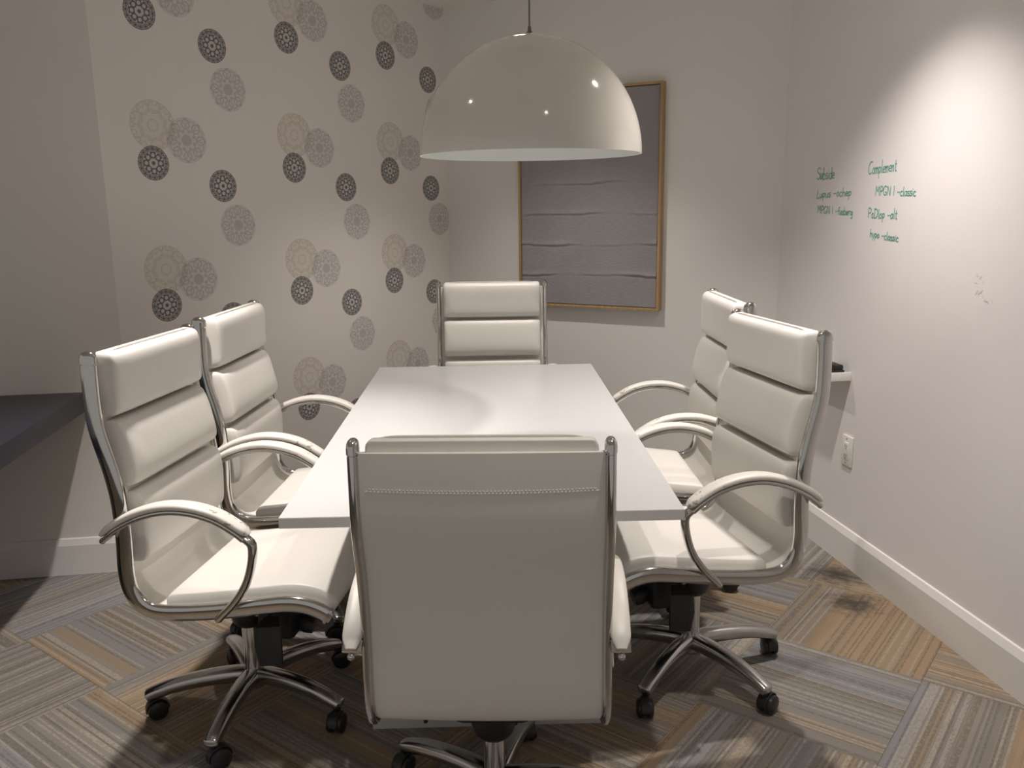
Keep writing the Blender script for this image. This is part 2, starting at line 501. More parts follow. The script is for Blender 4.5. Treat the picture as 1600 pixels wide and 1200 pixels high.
def carpet():
    rng = random.Random(5)
    ang = math.atan2(TU.y, TU.x)
    full = None
    for i in range(-9, 9):
        for j in range(-6, 10):
            c = T0 + TU*(TILE*(i+0.5)) + TV*(TILE*(j+0.5))
            if c.y < -0.3 or c.x < -3.4: continue
            h = TILE/2-0.0003
            cs = [c + TU*(a*h) + TV*(b*h) for a, b in ((-1,-1),(-1,1),(1,1),(1,-1))]
            pts = [(p.x, p.y) for p in cs]
            # the plain wall and the rosette wall meet in an outside corner, so the floor there is
            # what lies in front of either wall
            front = pts
            for a, b in ((A, B), (B, C), (C, R_END)):
                if len(front) >= 3: front = clip(front, a, b)
            side = clip(pts, B, A)
            if len(side) >= 3: side = clip(side, L_END, A)
            pieces = []
            for pl in (front, side):
                if len(pl) < 3: continue
                ar = abs(sum(pl[k][0]*pl[(k+1) % len(pl)][1]-pl[(k+1) % len(pl)][0]*pl[k][1] for k in range(len(pl))))/2
                if ar > 0.0015: pieces.append((pl, ar))
            if not pieces: continue
            whole = len(pieces) == 1 and pieces[0][1] > 0.9999*(2*h)**2
            turn = (i+j) % 2
            rot = ang + (math.pi/2 if turn else 0.0) + math.pi/2
            inv = Matrix.Rotation(-rot, 3, 'Z')
            def make(plist):
                v = []; f = []
                for pl in plist:
                    o0 = len(v); n = len(pl)
                    cx = sum(p.x for p in pl)/n; cy = sum(p.y for p in pl)/n
                    v += [(p.x, p.y, -0.006) for p in pl] + [(p.x, p.y, -0.0005) for p in pl]
                    v += [(p.x-(p.x-cx)*0.003, p.y-(p.y-cy)*0.003, 0.0) for p in pl]
                    f += [[o0+k, o0+(k+1) % n, o0+n+(k+1) % n, o0+n+k] for k in range(n)]
                    f += [[o0+n+k, o0+n+(k+1) % n, o0+2*n+(k+1) % n, o0+2*n+k] for k in range(n)]
                    f += [list(range(o0+2*n, o0+3*n)), list(range(o0, o0+n))[::-1]]
                return mesh_from('carpet_tile', v, f, M['carpet'], smooth=False)
            loc = [[inv @ (Vector((p[0], p[1], 0))-c) for p in pl] for pl, _ in pieces]
            if whole:
                if full is None: full = make(loc)
                me = full
            else:
                me = make(loc)
            o = ob('carpet_tile', me, floor)
            o.location = c; o.rotation_euler = (0, 0, rot)
            wv = WARM.get((i, j), rng.uniform(0.25, 0.75))
            o.color = (wv, rng.random(), 0, 1)
carpet()

# ------------------------------------------------------------------ downlights in the ceiling
for k, (x, y, w, cone, bl) in enumerate(DOWNLIGHTS):
    where = ['over the chairs along the marker wall', 'over the chairs along the rosette wall', 'over the chair with the plain stitched back', 'over the table end by the wall corner'][k]
    side = ['marker_wall', 'rosette_wall', 'table_end', 'wall_corner'][k]
    root = empty('recessed_downlight', (x, y, Z_CEIL))
    tag(root, 'round white recessed ceiling downlight ' + where, 'ceiling light', 'recessed ceiling downlights')
    mb = MB(); mb.lathe([(0.045, 0.0), (0.070, 0.0), (0.070, -0.004), (0.058, -0.008), (0.050, -0.028), (0.045, -0.028)], 32, close=True)
    ob('trim_ring', mb.mesh('trim_ring', M['trim_ring']), root)
    ob('lens_'+side+'_offscreen', MB().lathe([(0.0001, -0.0015), (0.037, -0.0015), (0.037, -0.003), (0.0001, -0.003)], 24).mesh('lens', M['lens']), root)
    lm = downlight_lamp('downlight_'+side+'_offscreen', x, y, w, cone, bl)
    lm.parent = root; lm.location = (0, 0, -0.035)

# ------------------------------------------------------------------ table
def build_table():
    p = [Vector((-0.572, 3.661, 0)), Vector((0.346, 3.683, 0)), Vector((0.388, 1.845, 0)), Vector((-0.528, 1.835, 0))]
    c = sum(p, Vector())/4
    ydir = ((p[0]+p[1])-(p[2]+p[3])).normalized(); rz = math.atan2(ydir.y, ydir.x)-math.pi/2
    root = empty('conference_table', (c.x, c.y, 0), rz)
    tag(root, 'long white laminate conference table on two slab legs', 'table')
    W, L, Ht, Th = 0.458, 0.916, 0.74, 0.026
    mb = MB(); mb.box((-W, -L, Ht-0.002), (W, L, Ht)); 
    ob('tabletop', MB().box((-W, -L, Ht-Th), (W, L, Ht)).mesh('tabletop', M['table'], smooth=True, bevel=0.0012), root)
    for s in (-1, 1):
        ob('edge_band', MB().box((-W, s*L-0.0008, Ht-Th+0.001), (W, s*L+0.0008, Ht-0.0015)).mesh('edge_band', M['table_edge'], smooth=False), root)
    for s in (-1, 1):
        y = s*(L-0.327)
        ob('slab_leg', MB().box((-0.322, y-0.014, 0.0), (0.316, y+0.014, Ht-Th)).mesh('slab_leg', M['table'], bevel=0.0015), root)
    ob('stretcher', MB().box((-0.012, -(L-0.343), Ht-Th-0.16), (0.012, L-0.343, Ht-Th)).mesh('stretcher', M['table'], bevel=0.0015), root)
build_table()

# ------------------------------------------------------------------ chairs
TUBE = [(-.240, 1.062), (-.2415, 1.02), (-.242, .965), (-.240, .915), (-.231, .868), (-.214, .800), (-.202, .730), (-.1985, .66), (-.199, .60), (-.202, .530), (-.195, .478), (-.172, .440), (-.130, .421),
        (-.05, .422), (.05, .433), (.15, .449), (.215, .458), (.262, .456), (.298, .445), (.322, .431)]
BT = 0.248            # tube centre to chair centre
prof_c = catmull([(0, a, z) for a, z in TUBE], 5)
def prof_len():
    s = [0.0]
    for i in range(1, len(prof_c)): s.append(s[-1]+(prof_c[i]-prof_c[i-1]).length)
    return s
S = prof_len()
def at_s(s):
    if s <= 0:
        t = (prof_c[1]-prof_c[0]).normalized(); p = prof_c[0]+t*s
    elif s >= S[-1]:
        t = (prof_c[-1]-prof_c[-2]).normalized(); p = prof_c[-1]+t*(s-S[-1])
    else:
        i = max(k for k in range(len(S)) if S[k] <= s); i = min(i, len(S)-2)
        u = (s-S[i])/(S[i+1]-S[i]); p = prof_c[i].lerp(prof_c[i+1], u)
        t0 = (prof_c[min(i+1, len(S)-1)]-prof_c[max(i-1, 0)]).normalized()
        t1 = (prof_c[min(i+2, len(S)-1)]-prof_c[i]).normalized()
        t = t0.lerp(t1, u).normalized()
    return p, Vector((0, -t.z, t.y))
def s_of_z(z):      # on the back part of the profile
    best = 0
    for i, p in enumerate(prof_c):
        if p.y < -.15 and p.z >= z: best = S[i]
    return best
def s_of_a(a):      # on the seat part
    for i, p in enumerate(prof_c):
        if p.z < .48 and p.y >= a: return S[i]
    return S[-1]

def pad_mesh(name, s0, s1, hw, T, ns=22, nu=26, ps=4.5, pu=9.0, base=0.004, sag=0.0, pinch=0.0):
    v = []; idx = {}
    rnd = random.Random(hash(name) % 1000 if False else len(name)*7)
    us = [math.sin(math.pi/2*(-1+2*i/nu)) for i in range(nu+1)]
    ss = [math.sin(math.pi/2*(-1+2*i/ns)) for i in range(ns+1)]
    for a, sv in enumerate(ss):
        s = s0+(s1-s0)*(sv+1)/2
        p, n = at_s(s)
        es = max(0.0, 1-abs(sv)**ps)**(1/ps)
        for b, uv in enumerate(us):
            eu = max(0.0, 1-abs(uv)**pu)**(1/pu)
            bow = 1-sag*(1-uv*uv)
            wv = hw*(1-pinch*(abs(sv)**16))
            wr = 0.0012*math.sin(uv*23+sv*5)*(abs(uv)**3)*eu*es
            off = base+T*es*eu*bow+wr
            q = p+n*off; idx[('f', a, b)] = len(v); v.append(Vector((uv*wv, q.y, q.z)))
    for a, sv in enumerate(ss):
        s = s0+(s1-s0)*(sv+1)/2
        p, n = at_s(s)
        for b, uv in enumerate(us):
            wv = hw*(1-pinch*(abs(sv)**16))
            if a in (0, ns) or b in (0, nu): idx[('b', a, b)] = idx[('f', a, b)]
            else:
                q = p+n*(base-0.003); idx[('b', a, b)] = len(v); v.append(Vector((uv*wv, q.y, q.z)))
    f = []
    for a in range(ns):
        for b in range(nu):
            f.append([idx[('f', a, b)], idx[('f', a, b+1)], idx[('f', a+1, b+1)], idx[('f', a+1, b)]])
            q = [idx[('b', a, b)], idx[('b', a+1, b)], idx[('b', a+1, b+1)], idx[('b', a, b+1)]]
            q = list(dict.fromkeys(q))
            if len(q) >= 3: f.append(q)
    return mesh_from(name, v, f, M['leather'], smooth=True, sharp=75)

CH = {}
def build_chair_meshes():
    z_top = s_of_z(1.06)
    # side frame (one tube, used on both sides)
    up = [(1, 0, 0)]*len(prof_c)
    n = len(prof_c)
    sc = [(1, 1)]*n
    CH['side_frame'] = MB().sweep(prof_c, ell(0.0215, 0.0112, 18, 2.4), up=up, scale=sc).mesh('side_frame', M['chrome'])
    # cap on top of the tube
    p0 = prof_c[0]; t = (prof_c[0]-prof_c[1]).normalized()
    cap = MB()
    pts = [p0+t*d for d in (-0.002, 0.0030, 0.0031, 0.015, 0.023, 0.029, 0.0325, 0.034)]
    cap.sweep(pts, ell(0.0225, 0.0122, 18, 2.3), up=[(1, 0, 0)]*8, scale=[(.80, .80), (.80, .80), (1.02, 1.02), (1.02, 1.02), (.94, .94), (.75, .75), (.45, .45), (.1, .1)])
    CH['frame_cap'] = cap.mesh('frame_cap', M['chrome'])
    # plug at the front end
    pe = prof_c[-1]; te = (prof_c[-1]-prof_c[-2]).normalized()
    CH['frame_plug'] = MB().sweep([pe-te*0.004, pe+te*0.004, pe+te*0.0045, pe+te*0.010], ell(0.0218, 0.0120, 16, 4), up=[(1, 0, 0)]*4,
                                  scale=[(1.03, 1.03), (1.03, 1.03), (.75, .75), (.70, .70)]).mesh('frame_plug', M['chrome_worn'])
    # slung sheet between the tubes
    ns = 64; v = []; f = []; hw = BT-0.010
    ss = [(-0.004+(S[-1]-0.012)*i/ns) for i in range(ns+1)]
    nu = 12
    for side in (0, 1):
        for s in ss:
            p, nn = at_s(s)
            for k in range(nu+1):
                u = -1+2*k/nu
                dip = -0.006*(1-u*u)
                thick = 0.0075
                q = p+nn*(dip+(thick if side == 0 else -thick))
                v.append(Vector((u*hw, q.y, q.z)))
    N = (ns+1)*(nu+1)
    for i in range(ns):
        for k in range(nu):
            a = i*(nu+1)+k
            f.append([a, a+1, a+nu+2, a+nu+1]); f.append([N+a, N+a+nu+1, N+a+nu+2, N+a+1])
    for i in range(ns):
        for k in (0, nu):
            a = i*(nu+1)+k; f.append([a, a+nu+1, N+a+nu+1, N+a])
    for i in (0, ns):
        for k in range(nu):
            a = i*(nu+1)+k; f.append([a, a+1, N+a+1, N+a])
    CH['sling'] = mesh_from('sling_panel', v, f, M['leather'], smooth=True, sharp=60)
    # hem seam across the back of the sling
    s_h = s_of_z(0.985); hem = MB(); thr = MB()
    p, nn = at_s(s_h)
    path = []
    for k in range(25):
        u = -1+2*k/24
        q = p+nn*(-0.0062-0.006*(1-u*u)-0.0078+0.006)
        q = p+nn*(-0.006*(1-u*u)-0.0078)
        path.append((u*(hw-0.012), q.y, q.z-0.004*(1-u*u)))
    hem.sweep(path, ell(0.0030, 0.0012, 8), up=[nn]*25)
    CH['hem'] = hem.mesh('hem_seam', M['leather'])
    for k in range(60):
        u = -0.97+1.94*k/59
        q = p+nn*(-0.006*(1-u*u)-0.0088)
        x = u*(hw-0.014); z = q.z-0.004*(1-u*u)+0.0055
        thr.box((x-0.0022, q.y-0.0010, z-0.0008), (x+0.0022, q.y+0.0012, z+0.0008))
    CH['stitch'] = thr.mesh('stitching', M['stitch'], smooth=False)
    # cushions
    hwp = 0.2255
    CH['head_pad'] = pad_mesh('headrest_pad', -0.028, s_of_z(0.917), hwp, 0.055, ps=5, pinch=0.045)
    CH['mid_pad'] = pad_mesh('back_pad', s_of_z(0.911), s_of_z(0.738), hwp, 0.055, ps=4, pinch=0.045)
    CH['low_pad'] = pad_mesh('lumbar_pad', s_of_z(0.730), s_of_z(0.535), hwp, 0.050, ps=4, pinch=0.045)
    CH['seat_pad'] = pad_mesh('seat_pad', s_of_a(-0.125), S[-1]+0.006, hwp, 0.040, ns=34, ps=8, pu=18)
    # piping round the top of the head pad
    pip = MB(); pth = []
    for k in range(31):
        u = -1+2*k/30
        p, nn = at_s(-0.0306)
        eu = max(0.0, 1-abs(u)**9)**(1/9)
        q = p+nn*(0.004+0.055*0.42)
        pth.append((u*(hwp*0.955-0.002), q.y, q.z-0.012*(abs(u)**14)))
    pip.sweep(pth, ell(0.0022, 0.0022, 8), up=[(0, 1, 0)]*31)
    CH['piping'] = pip.mesh('piping', M['seam'])
    # armrest: padded bow, flat bar under it, strut to the seat tube
    AR = catmull([(0, -.238, .634), (0, -.200, .664), (0, -.140, .695), (0, -.070, .714), (0, .0, .714), (0, .065, .697), (0, .115, .669), (0, .142, .648)], 5)
    na = len(AR)
    ups = []
    for i in range(na):
        t = (AR[min(i+1, na-1)]-AR[max(i-1, 0)]).normalized(); ups.append(Vector((0, -t.z, t.y)))
    sc = []
    for i in range(na):
        u = i/(na-1); e = min(u, 1-u)*na
        w = min(1.0, 0.55+0.45*min(1, e/2.5)); sc.append((w*(0.86+0.2*math.sin(math.pi*u)), w))
    pad = MB(); pad.sweep([p+n*0.004 for p, n in zip(AR, ups)], ell(0.0225, 0.0098, 20, 2.6), up=ups, scale=sc)
    CH['arm_pad'] = pad.mesh('armrest_pad', M['arm_leather'])
    bar = MB()
    low = [p-n*0.0105 for p, n in zip(AR, ups)]
    bar.sweep(low, ell(0.0210, 0.0068, 12, 4), up=ups)
    strut = catmull([low[-1]+Vector((0, -.006, .004)), (0, .150, .622), (0, .146, .575), (0, .127, .520), (0, .093, .470), (0, .058, .434), (0, .046, .420)], 4)
    ups2 = []
    for i in range(len(strut)):
        t = (Vector(strut[min(i+1, len(strut)-1)])-Vector(strut[max(i-1, 0)])).normalized(); ups2.append(Vector((0, -t.z, t.y)))
    bar.sweep(strut, ell(0.0145, 0.0100, 14, 2.6), up=ups2, scale=[(1, 1)]*(len(strut)-2)+[(1, .95), (.9, .7)])
    CH['arm_bar'] = bar.mesh('armrest_bar', M['chrome'])
    ball = MB(); ball.lathe([(0.0001, -0.008)]+[(0.008*math.cos(a), 0.008*math.sin(a)) for a in [R(-75+15*k) for k in range(11)]]+[(0.0001, 0.008)], 14)
    CH['arm_ball'] = ball.mesh('armrest_bolt', M['chrome'])
    # cross bars under the seat, hub plate
    cb = MB()
    for a in (-0.075, 0.12):
        s = s_of_a(a); p, nn = at_s(s); q = p-nn*0.016
        cb.sweep([(-BT, q.y, q.z), (BT, q.y, q.z)], ell(0.009, 0.009, 12), up=(0, 0, 1))
    CH['cross'] = cb.mesh('cross_bars', M['chrome_worn'])
    # tilt mechanism
    mb = MB()
    mb.box((-0.088, -0.070, 0.340), (0.088, 0.150, 0.412))
    body = mb.mesh('tilt_mechanism', M['black'], bevel=0.020)
    CH['mech'] = body
    mb = MB(); mb.lathe([(0.0001, 0.350), (0.056, 0.350), (0.055, 0.310), (0.048, 0.285), (0.038, 0.272), (0.030, 0.269), (0.0001, 0.269)], 24)
    CH['mech_boot'] = mb.mesh('mechanism_boot', M['black'])
    mb = MB(); mb.box((-0.060, 0.045, 0.252), (0.060, 0.150, 0.350))
    CH['mech_spring'] = mb.mesh('spring_housing', M['black'], bevel=0.018)
    mb = MB(); mb.sweep([(0.05, 0.105, .365), (0.11, 0.110, .357), (0.15, 0.118, .340)], ell(0.0065, 0.0065, 10), up=(0, 1, 0))
    mb.sweep([(0.120, 0.118, .352), (0.152, 0.120, .338), (0.170, 0.126, .300), (0.174, 0.132, .245)], ell(0.036, 0.008, 14, 4), up=[(1, 0, .4)]*4, scale=[(.6, .8), (1, 1), (1.05, 1), (.9, .8)])
    CH['lever'] = mb.mesh('tilt_lever', M['black'])
    mb = MB(); mb.sweep([(0, 0.145, .285), (0, 0.170, .278), (0, 0.190, .272)], ell(0.028, 0.028, 18, 2), up=(0, 0, 1), scale=[(.8, .8), (1, 1), (.85, .85)])
    CH['knob'] = mb.mesh('tension_knob', M['black'])
    # gas lift
    mb = MB(); mb.lathe([(0.0001, 0.105), (0.0255, 0.105), (0.0255, 0.258), (0.021, 0.264), (0.0001, 0.264)], 24)
    CH['column'] = mb.mesh('gas_lift_column', M['chrome'])
    mb = MB(); mb.lathe([(0.0001, 0.20), (0.0145, 0.20), (0.0145, 0.32), (0.0001, 0.32)], 18)
    CH['piston'] = mb.mesh('gas_lift_piston', M['chrome_worn'])
    # star base
    mb = MB(); mb.lathe([(0.0001, 0.070), (0.030, 0.070), (0.040, 0.080), (0.041, 0.108), (0.036, 0.124), (0.029, 0.130), (0.0001, 0.130)], 28)
    CH['hub'] = mb.mesh('base_hub', M['chrome_worn'])
    leg = catmull([(0.020, 0, .106), (0.08, 0, .110), (0.15, 0, .107), (0.215, 0, .098), (0.265, 0, .085), (0.290, 0, .077), (0.3, 0, .0735)], 4)
    nl = len(leg); sc = []
    for i in range(nl):
        u = i/(nl-1); w = 1.0-0.28*u; hgt = 1.0-0.45*u
        if i == nl-1: w *= .25; hgt *= .25
        elif i == nl-2: w *= .7; hgt *= .7
        elif i == nl-3: w *= .9; hgt *= .9
        sc.append((w, hgt))
    mb = MB(); mb.sweep(leg, ell(0.0262, 0.0250, 16, 2.8), up=(0, 0, 1), scale=sc)
    CH['leg'] = mb.mesh('base_leg', M['chrome_worn'])
    # caster: stem and hood, twin wheels
    mb = MB(); mb.lathe([(0.0001, 0.045), (0.0075, 0.045), (0.0075, 0.070), (0.0001, 0.070)], 12)
    hood = []
    for k in range(9): 
        a = R(-10+k*24)
        hood.append((0, -0.016+0.0305*math.cos(a), 0.030+0.0305*math.sin(a)))
    mb.sweep(hood, ell(0.0125, 0.0022, 10, 4), up=[Vector((0, math.cos(R(-10+k*24)), math.sin(R(-10+k*24)))) for k in range(9)])
    mb.box((-0.004, -0.038, 0.018), (0.004, 0.006, 0.054))
    CH['caster'] = mb.mesh('caster_fork', M['rubber'])
    for s, key in ((-1, 'wheelL'), (1, 'wheelR')):
        w = MB(); RT = Matrix.Translation((s*0.0145, -0.016, 0.0285)) @ Matrix.Rotation(R(90)*s, 4, 'Y')
        w.lathe([(0.0001, -0.0085), (0.024, -0.0085), (0.0275, -0.006), (0.0285, 0.0), (0.0265, 0.006), (0.018, 0.0095), (0.010, 0.0105), (0.0001, 0.0105)], 24, M=RT)
        CH[key] = w.mesh('caster_wheel', M['rubber'])
build_chair_meshes()

def make_chair(x, y, facing, base_ang, drop, label, caster_seed=1):
    """facing: heading in degrees of the direction the sitter looks (0 = +Y, clockwise positive)"""
    rz = -R(facing)
    root = empty('office_chair', (x, y, 0), rz)
    tag(root, label, 'chair', 'white high-back office chairs round the table')
    def up(name, key, loc=(0, 0, 0), parent=None, rot=None, scl=None):
        o = ob(name, CH[key], parent or root)
        o.location = (loc[0], loc[1], loc[2]-(0 if parent else drop))
        if rot: o.rotation_euler = rot
        return o
    for s in (-1, 1):
        fr = up('side_frame', 'side_frame', (s*BT, 0, 0))
        up('frame_cap', 'frame_cap', (0, 0, 0), fr); up('frame_plug', 'frame_plug', (0, 0, 0), fr)
    sl = up('sling_panel', 'sling')
    up('hem_seam', 'hem', parent=sl); up('stitching', 'stitch', parent=sl)
    hp = up('headrest_pad', 'head_pad'); up('piping', 'piping', parent=hp)
    up('back_pad', 'mid_pad'); up('lumbar_pad', 'low_pad'); up('seat_pad', 'seat_pad')
    for s in (-1, 1):
        b = up('armrest_bar', 'arm_bar', (s*0.274, 0, 0))
        p = up('armrest_pad', 'arm_pad', (s*0.274, 0, 0))
        up('armrest_bolt', 'arm_ball', (0, -0.240, 0.620), b)
    up('cross_bars', 'cross')
    me = up('tilt_mechanism', 'mech')
    up('mechanism_boot', 'mech_boot', parent=me); up('spring_housing', 'mech_spring', parent=me)
    up('tension_knob', 'knob', parent=me)
    lv = up('tilt_lever', 'lever', parent=me)
    lv2 = up('tilt_lever', 'lever', parent=me); lv2.scale = (-1, 1, 1); lv2.location.y = -0.02
    up('gas_lift_piston', 'piston')
    def base(name, key, parent=None): return ob(name, CH[key], parent or root)
    base('gas_lift_column', 'column')
    hub = base('base_hub', 'hub')
    rng = random.Random(caster_seed)
    for k in range(5):
        a = R(base_ang+72*k)-rz
        lg = base('base_leg', 'leg'); lg.rotation_euler = (0, 0, a)
        cs = base('caster', 'caster')
        cs.location = (0.287*math.cos(a), 0.287*math.sin(a), 0)
        cs.rotation_euler = (0, 0, rng.uniform(0, 2*math.pi))
        base('caster_wheel', 'wheelL', cs); base('caster_wheel', 'wheelR', cs)
    return root

make_chair(-0.756, 2.270, 97.0, -24, 0.008, 'white office chair on the rosette wall side, at the table corner beside the dark counter', 3)
make_chair(-0.722, 2.905, 93.0, 10, 0.004, 'white office chair on the rosette wall side, at the table end away from the counter', 4)
make_chair(0.538, 2.430, -102.0, 16.5, 0.008, 'white office chair on the marker wall side, in front of the outlet and eraser tray', 8)
make_chair(0.545, 3.070, -91.0, -18, 0.0, 'white office chair on the marker wall side, between the framed canvas and another chair', 9)
near_chair = make_chair(-0.053, 1.800, 1.5, 0.5, 0.044, 'white office chair showing its plain stitched back, lowered, at the table end', 11)
near_chair.scale = (0.98, 1.0, 0.945)
make_chair(-0.085, 3.800, 179.0, 20, 0.02, 'white office chair at the table end by the wall corner and framed canvas', 12)

# ------------------------------------------------------------------ dome pendant
def build_lamp():
    cx, cy, zr, Rr, Ht = 0.067, 2.75, 1.569, 0.341, 0.352
    root = empty('dome_pendant_lamp', (cx, cy, zr))
    tag(root, 'large glossy white dome pendant lamp hanging unlit over the table', 'lamp')
    n = 36
    out = [(Rr*math.cos(R(90*k/n)), Ht*math.sin(R(90*k/n))) for k in range(n)] + [(0.0001, Ht)]
    inn = [((Rr-0.006)*math.cos(R(90*k/n)), (Ht-0.006)*math.sin(R(90*k/n))) for k in range(n)] + [(0.0001, Ht-0.006)]
    ob('shade', MB().lathe(out, 96).mesh('shade', M['lamp_out'], sharp=60), root)
    ob('shade_lining', MB().lathe([(Rr, 0.0)] + inn, 96).mesh('shade_lining', M['lamp_in'], sharp=60), root)
    ob('cord_cap', MB().lathe([(0.0001, Ht-0.002), (0.011, Ht-0.002), (0.012, Ht+0.004), (0.006, Ht+0.010), (0.0045, Ht+0.024), (0.0001, Ht+0.024)], 20).mesh('cord_cap', M['steel']), root)
    zc = Z_CEIL-zr
    ob('cord', MB().sweep([(0, 0, Ht+0.01), (0, 0, zc-0.02)], ell(0.0026, 0.0026, 10), up=(0, 1, 0)).mesh('cord', M['steel']), root)
    ob('ceiling_canopy', MB().lathe([(0.0001, zc), (0.055, zc), (0.052, zc-0.018), (0.02, zc-0.026), (0.0001, zc-0.026)], 32).mesh('ceiling_canopy', M['steel']), root)
    ob('socket', MB().lathe([(0.0001, Ht-0.004), (0.022, Ht-0.004), (0.022, Ht-0.075), (0.018, Ht-0.08), (0.0001, Ht-0.08)], 20).mesh('socket', M['plate']), root)
    b = [(0.0001, Ht-0.165)] + [(0.033*math.sin(R(a)), Ht-0.132-0.033*math.cos(R(a))) for a in range(15, 130, 12)] + [(0.014, Ht-0.085), (0.013, Ht-0.07)]
    ob('bulb', MB().lathe(b, 24).mesh('bulb', M['glass_bulb']), root)
build_lamp()

# ------------------------------------------------------------------ framed canvas on the back wall
def build_picture():
    d = (C-B).normalized(); ang = math.atan2(d.y, d.x)
    s0, s1, z0, z1 = 0.462, 1.232, 0.905, 1.972
    root = empty('framed_canvas', B + d*((s0+s1)/2) + Vector((0, 0, z0)), ang)
    tag(root, 'grey textured canvas with horizontal creases in a thin light oak frame', 'picture')
    W = (s1-s0)/2; Hh = z1-z0; D = 0.046; fw = 0.012
    def mem(lo, hi, nm): ob('frame_rail', MB().box(lo, hi).mesh(nm, M['oak'], bevel=0.001), root)
    mem((-W, -D, 0), (-W+fw, -0.001, Hh), 'frame_rail'); mem((W-fw, -D, 0), (W, -0.001, Hh), 'frame_rail')
    mem((-W+fw, -D, 0), (W-fw, -0.001, fw), 'frame_rail'); mem((-W+fw, -D, Hh-fw), (W-fw, -0.001, Hh), 'frame_rail')
    rng = random.Random(3)
    nx, nz = 70, 220
    x0, x1 = -W+fw+0.004, W-fw-0.004; q0, q1 = fw+0.004, Hh-fw-0.004
    creases = [1.854, 1.698, 1.519, 1.368, 1.221, 1.066]
    ph = [(rng.uniform(0, 6), rng.uniform(0, 6), rng.uniform(0, 6)) for _ in creases]
    v = []; f = []
    for i in range(nx+1):
        x = x0+(x1-x0)*i/nx
        for k in range(nz+1):
            z = q0+(q1-q0)*k/nz
            y = -D+0.008
            for c, (a, b, e) in zip(creases, ph):
                zc = c-z0+0.006*math.sin(5*x+a)+0.003*math.sin(17*x+b)
                amp = 0.55+0.45*math.sin(9*x+e)+0.25*math.sin(23*x+a)
                if c > 1.6: amp *= 0.4
                amp = max(0.1, amp)
                dz = (z-zc)
                y += -0.0055*amp*math.exp(-(max(dz, 0)/0.016)**2) if dz > 0 else 0.0035*amp*math.exp(-(dz/0.007)**2)
            v.append((x, y, z))
    for i in range(nx):
        for k in range(nz):
            a = i*(nz+1)+k; f.append([a, a+1, a+nz+2, a+nz+1])
    ob('canvas', mesh_from('canvas', v, f, M['canvas'], smooth=True), root)
    ob('backing_board', MB().box((x0-0.003, -D+0.016, q0-0.003), (x1+0.003, -0.003, q1+0.003)).mesh('backing_board', M['counter_leg'], smooth=False), root)
build_picture()

# ------------------------------------------------------------------ things on the right wall
angR = math.atan2(dR.y, dR.x)
def on_right(s, z, off=0.0):
    """point on the right wall: s metres from the back corner, off metres into the room"""
    return C + dR*s + Vector((-0.9898, -0.1426, 0))*off + Vector((0, 0, z))

# marker tray (local x runs towards the camera, -y into the room)
tr = empty('marker_tray', on_right(0.40, 0.735), angR)
tag(tr, 'small white ledge fixed to the marker wall above the outlet', 'tray')
ob('shelf', MB().box((-0.12, -0.085, 0.0), (0.268, -0.0005, 0.014)).mesh('shelf', M['plate'], bevel=0.002), tr)
ob('front_lip', MB().box((-0.12, -0.090, 0.0), (0.268, -0.083, 0.034)).mesh('front_lip', M['plate'], bevel=0.002), tr)
ob('end_cap', MB().box((0.264, -0.090, 0.0), (0.272, -0.0005, 0.034)).mesh('end_cap', M['plate'], bevel=0.002), tr)
er = empty('board_eraser', on_right(0.592, 0.7495, 0.045), angR)
tag(er, 'black felt board eraser lying on the white ledge', 'eraser')
ob('felt_block', MB().box((-0.065, -0.024, 0.0), (0.065, 0.024, 0.026)).mesh('felt_block', M['felt'], bevel=0.004), er)
ob('grip', MB().box((-0.063, -0.020, 0.026), (0.063, 0.020, 0.046)).mesh('grip', M['black'], bevel=0.007), er)

# outlet
ou = empty('wall_outlet', on_right(0.684, 0.458), angR)
tag(ou, 'white electrical outlet plate on the marker wall above the baseboard', 'outlet')
ob('cover_plate', MB().box((-0.037, -0.008, -0.060), (0.037, -0.0005, 0.060)).mesh('cover_plate', M['plate'], bevel=0.003), ou)
ob('socket_insert', MB().box((-0.017, -0.0105, -0.034), (0.017, -0.007, 0.034)).mesh('socket_insert', M['plate'], bevel=0.0015), ou)
for zc in (-0.019, 0.019):
    for xc in (-0.006, 0.006):
        ob('slot', MB().box((xc-0.0012, -0.0112, zc-0.005), (xc+0.0012, -0.0103, zc+0.005)).mesh('slot', M['slot'], smooth=False), ou)
    ob('ground_hole', MB().lathe([(0.0001, 0), (0.0026, 0), (0.0026, 0.001), (0.0001, 0.001)], 10, M=Matrix.Translation((0, -0.0103, zc-0.010)) @ Matrix.Rotation(R(90), 4, 'X')).mesh('ground_hole', M['slot']), ou)
for zc in (-0.048, 0.048):
    ob('screw', MB().lathe([(0.0001, 0), (0.0035, 0), (0.003, 0.0012), (0.0001, 0.0015)], 12, M=Matrix.Translation((0, -0.0078, zc)) @ Matrix.Rotation(R(90), 4, 'X')).mesh('screw', M['chrome_worn']), ou)

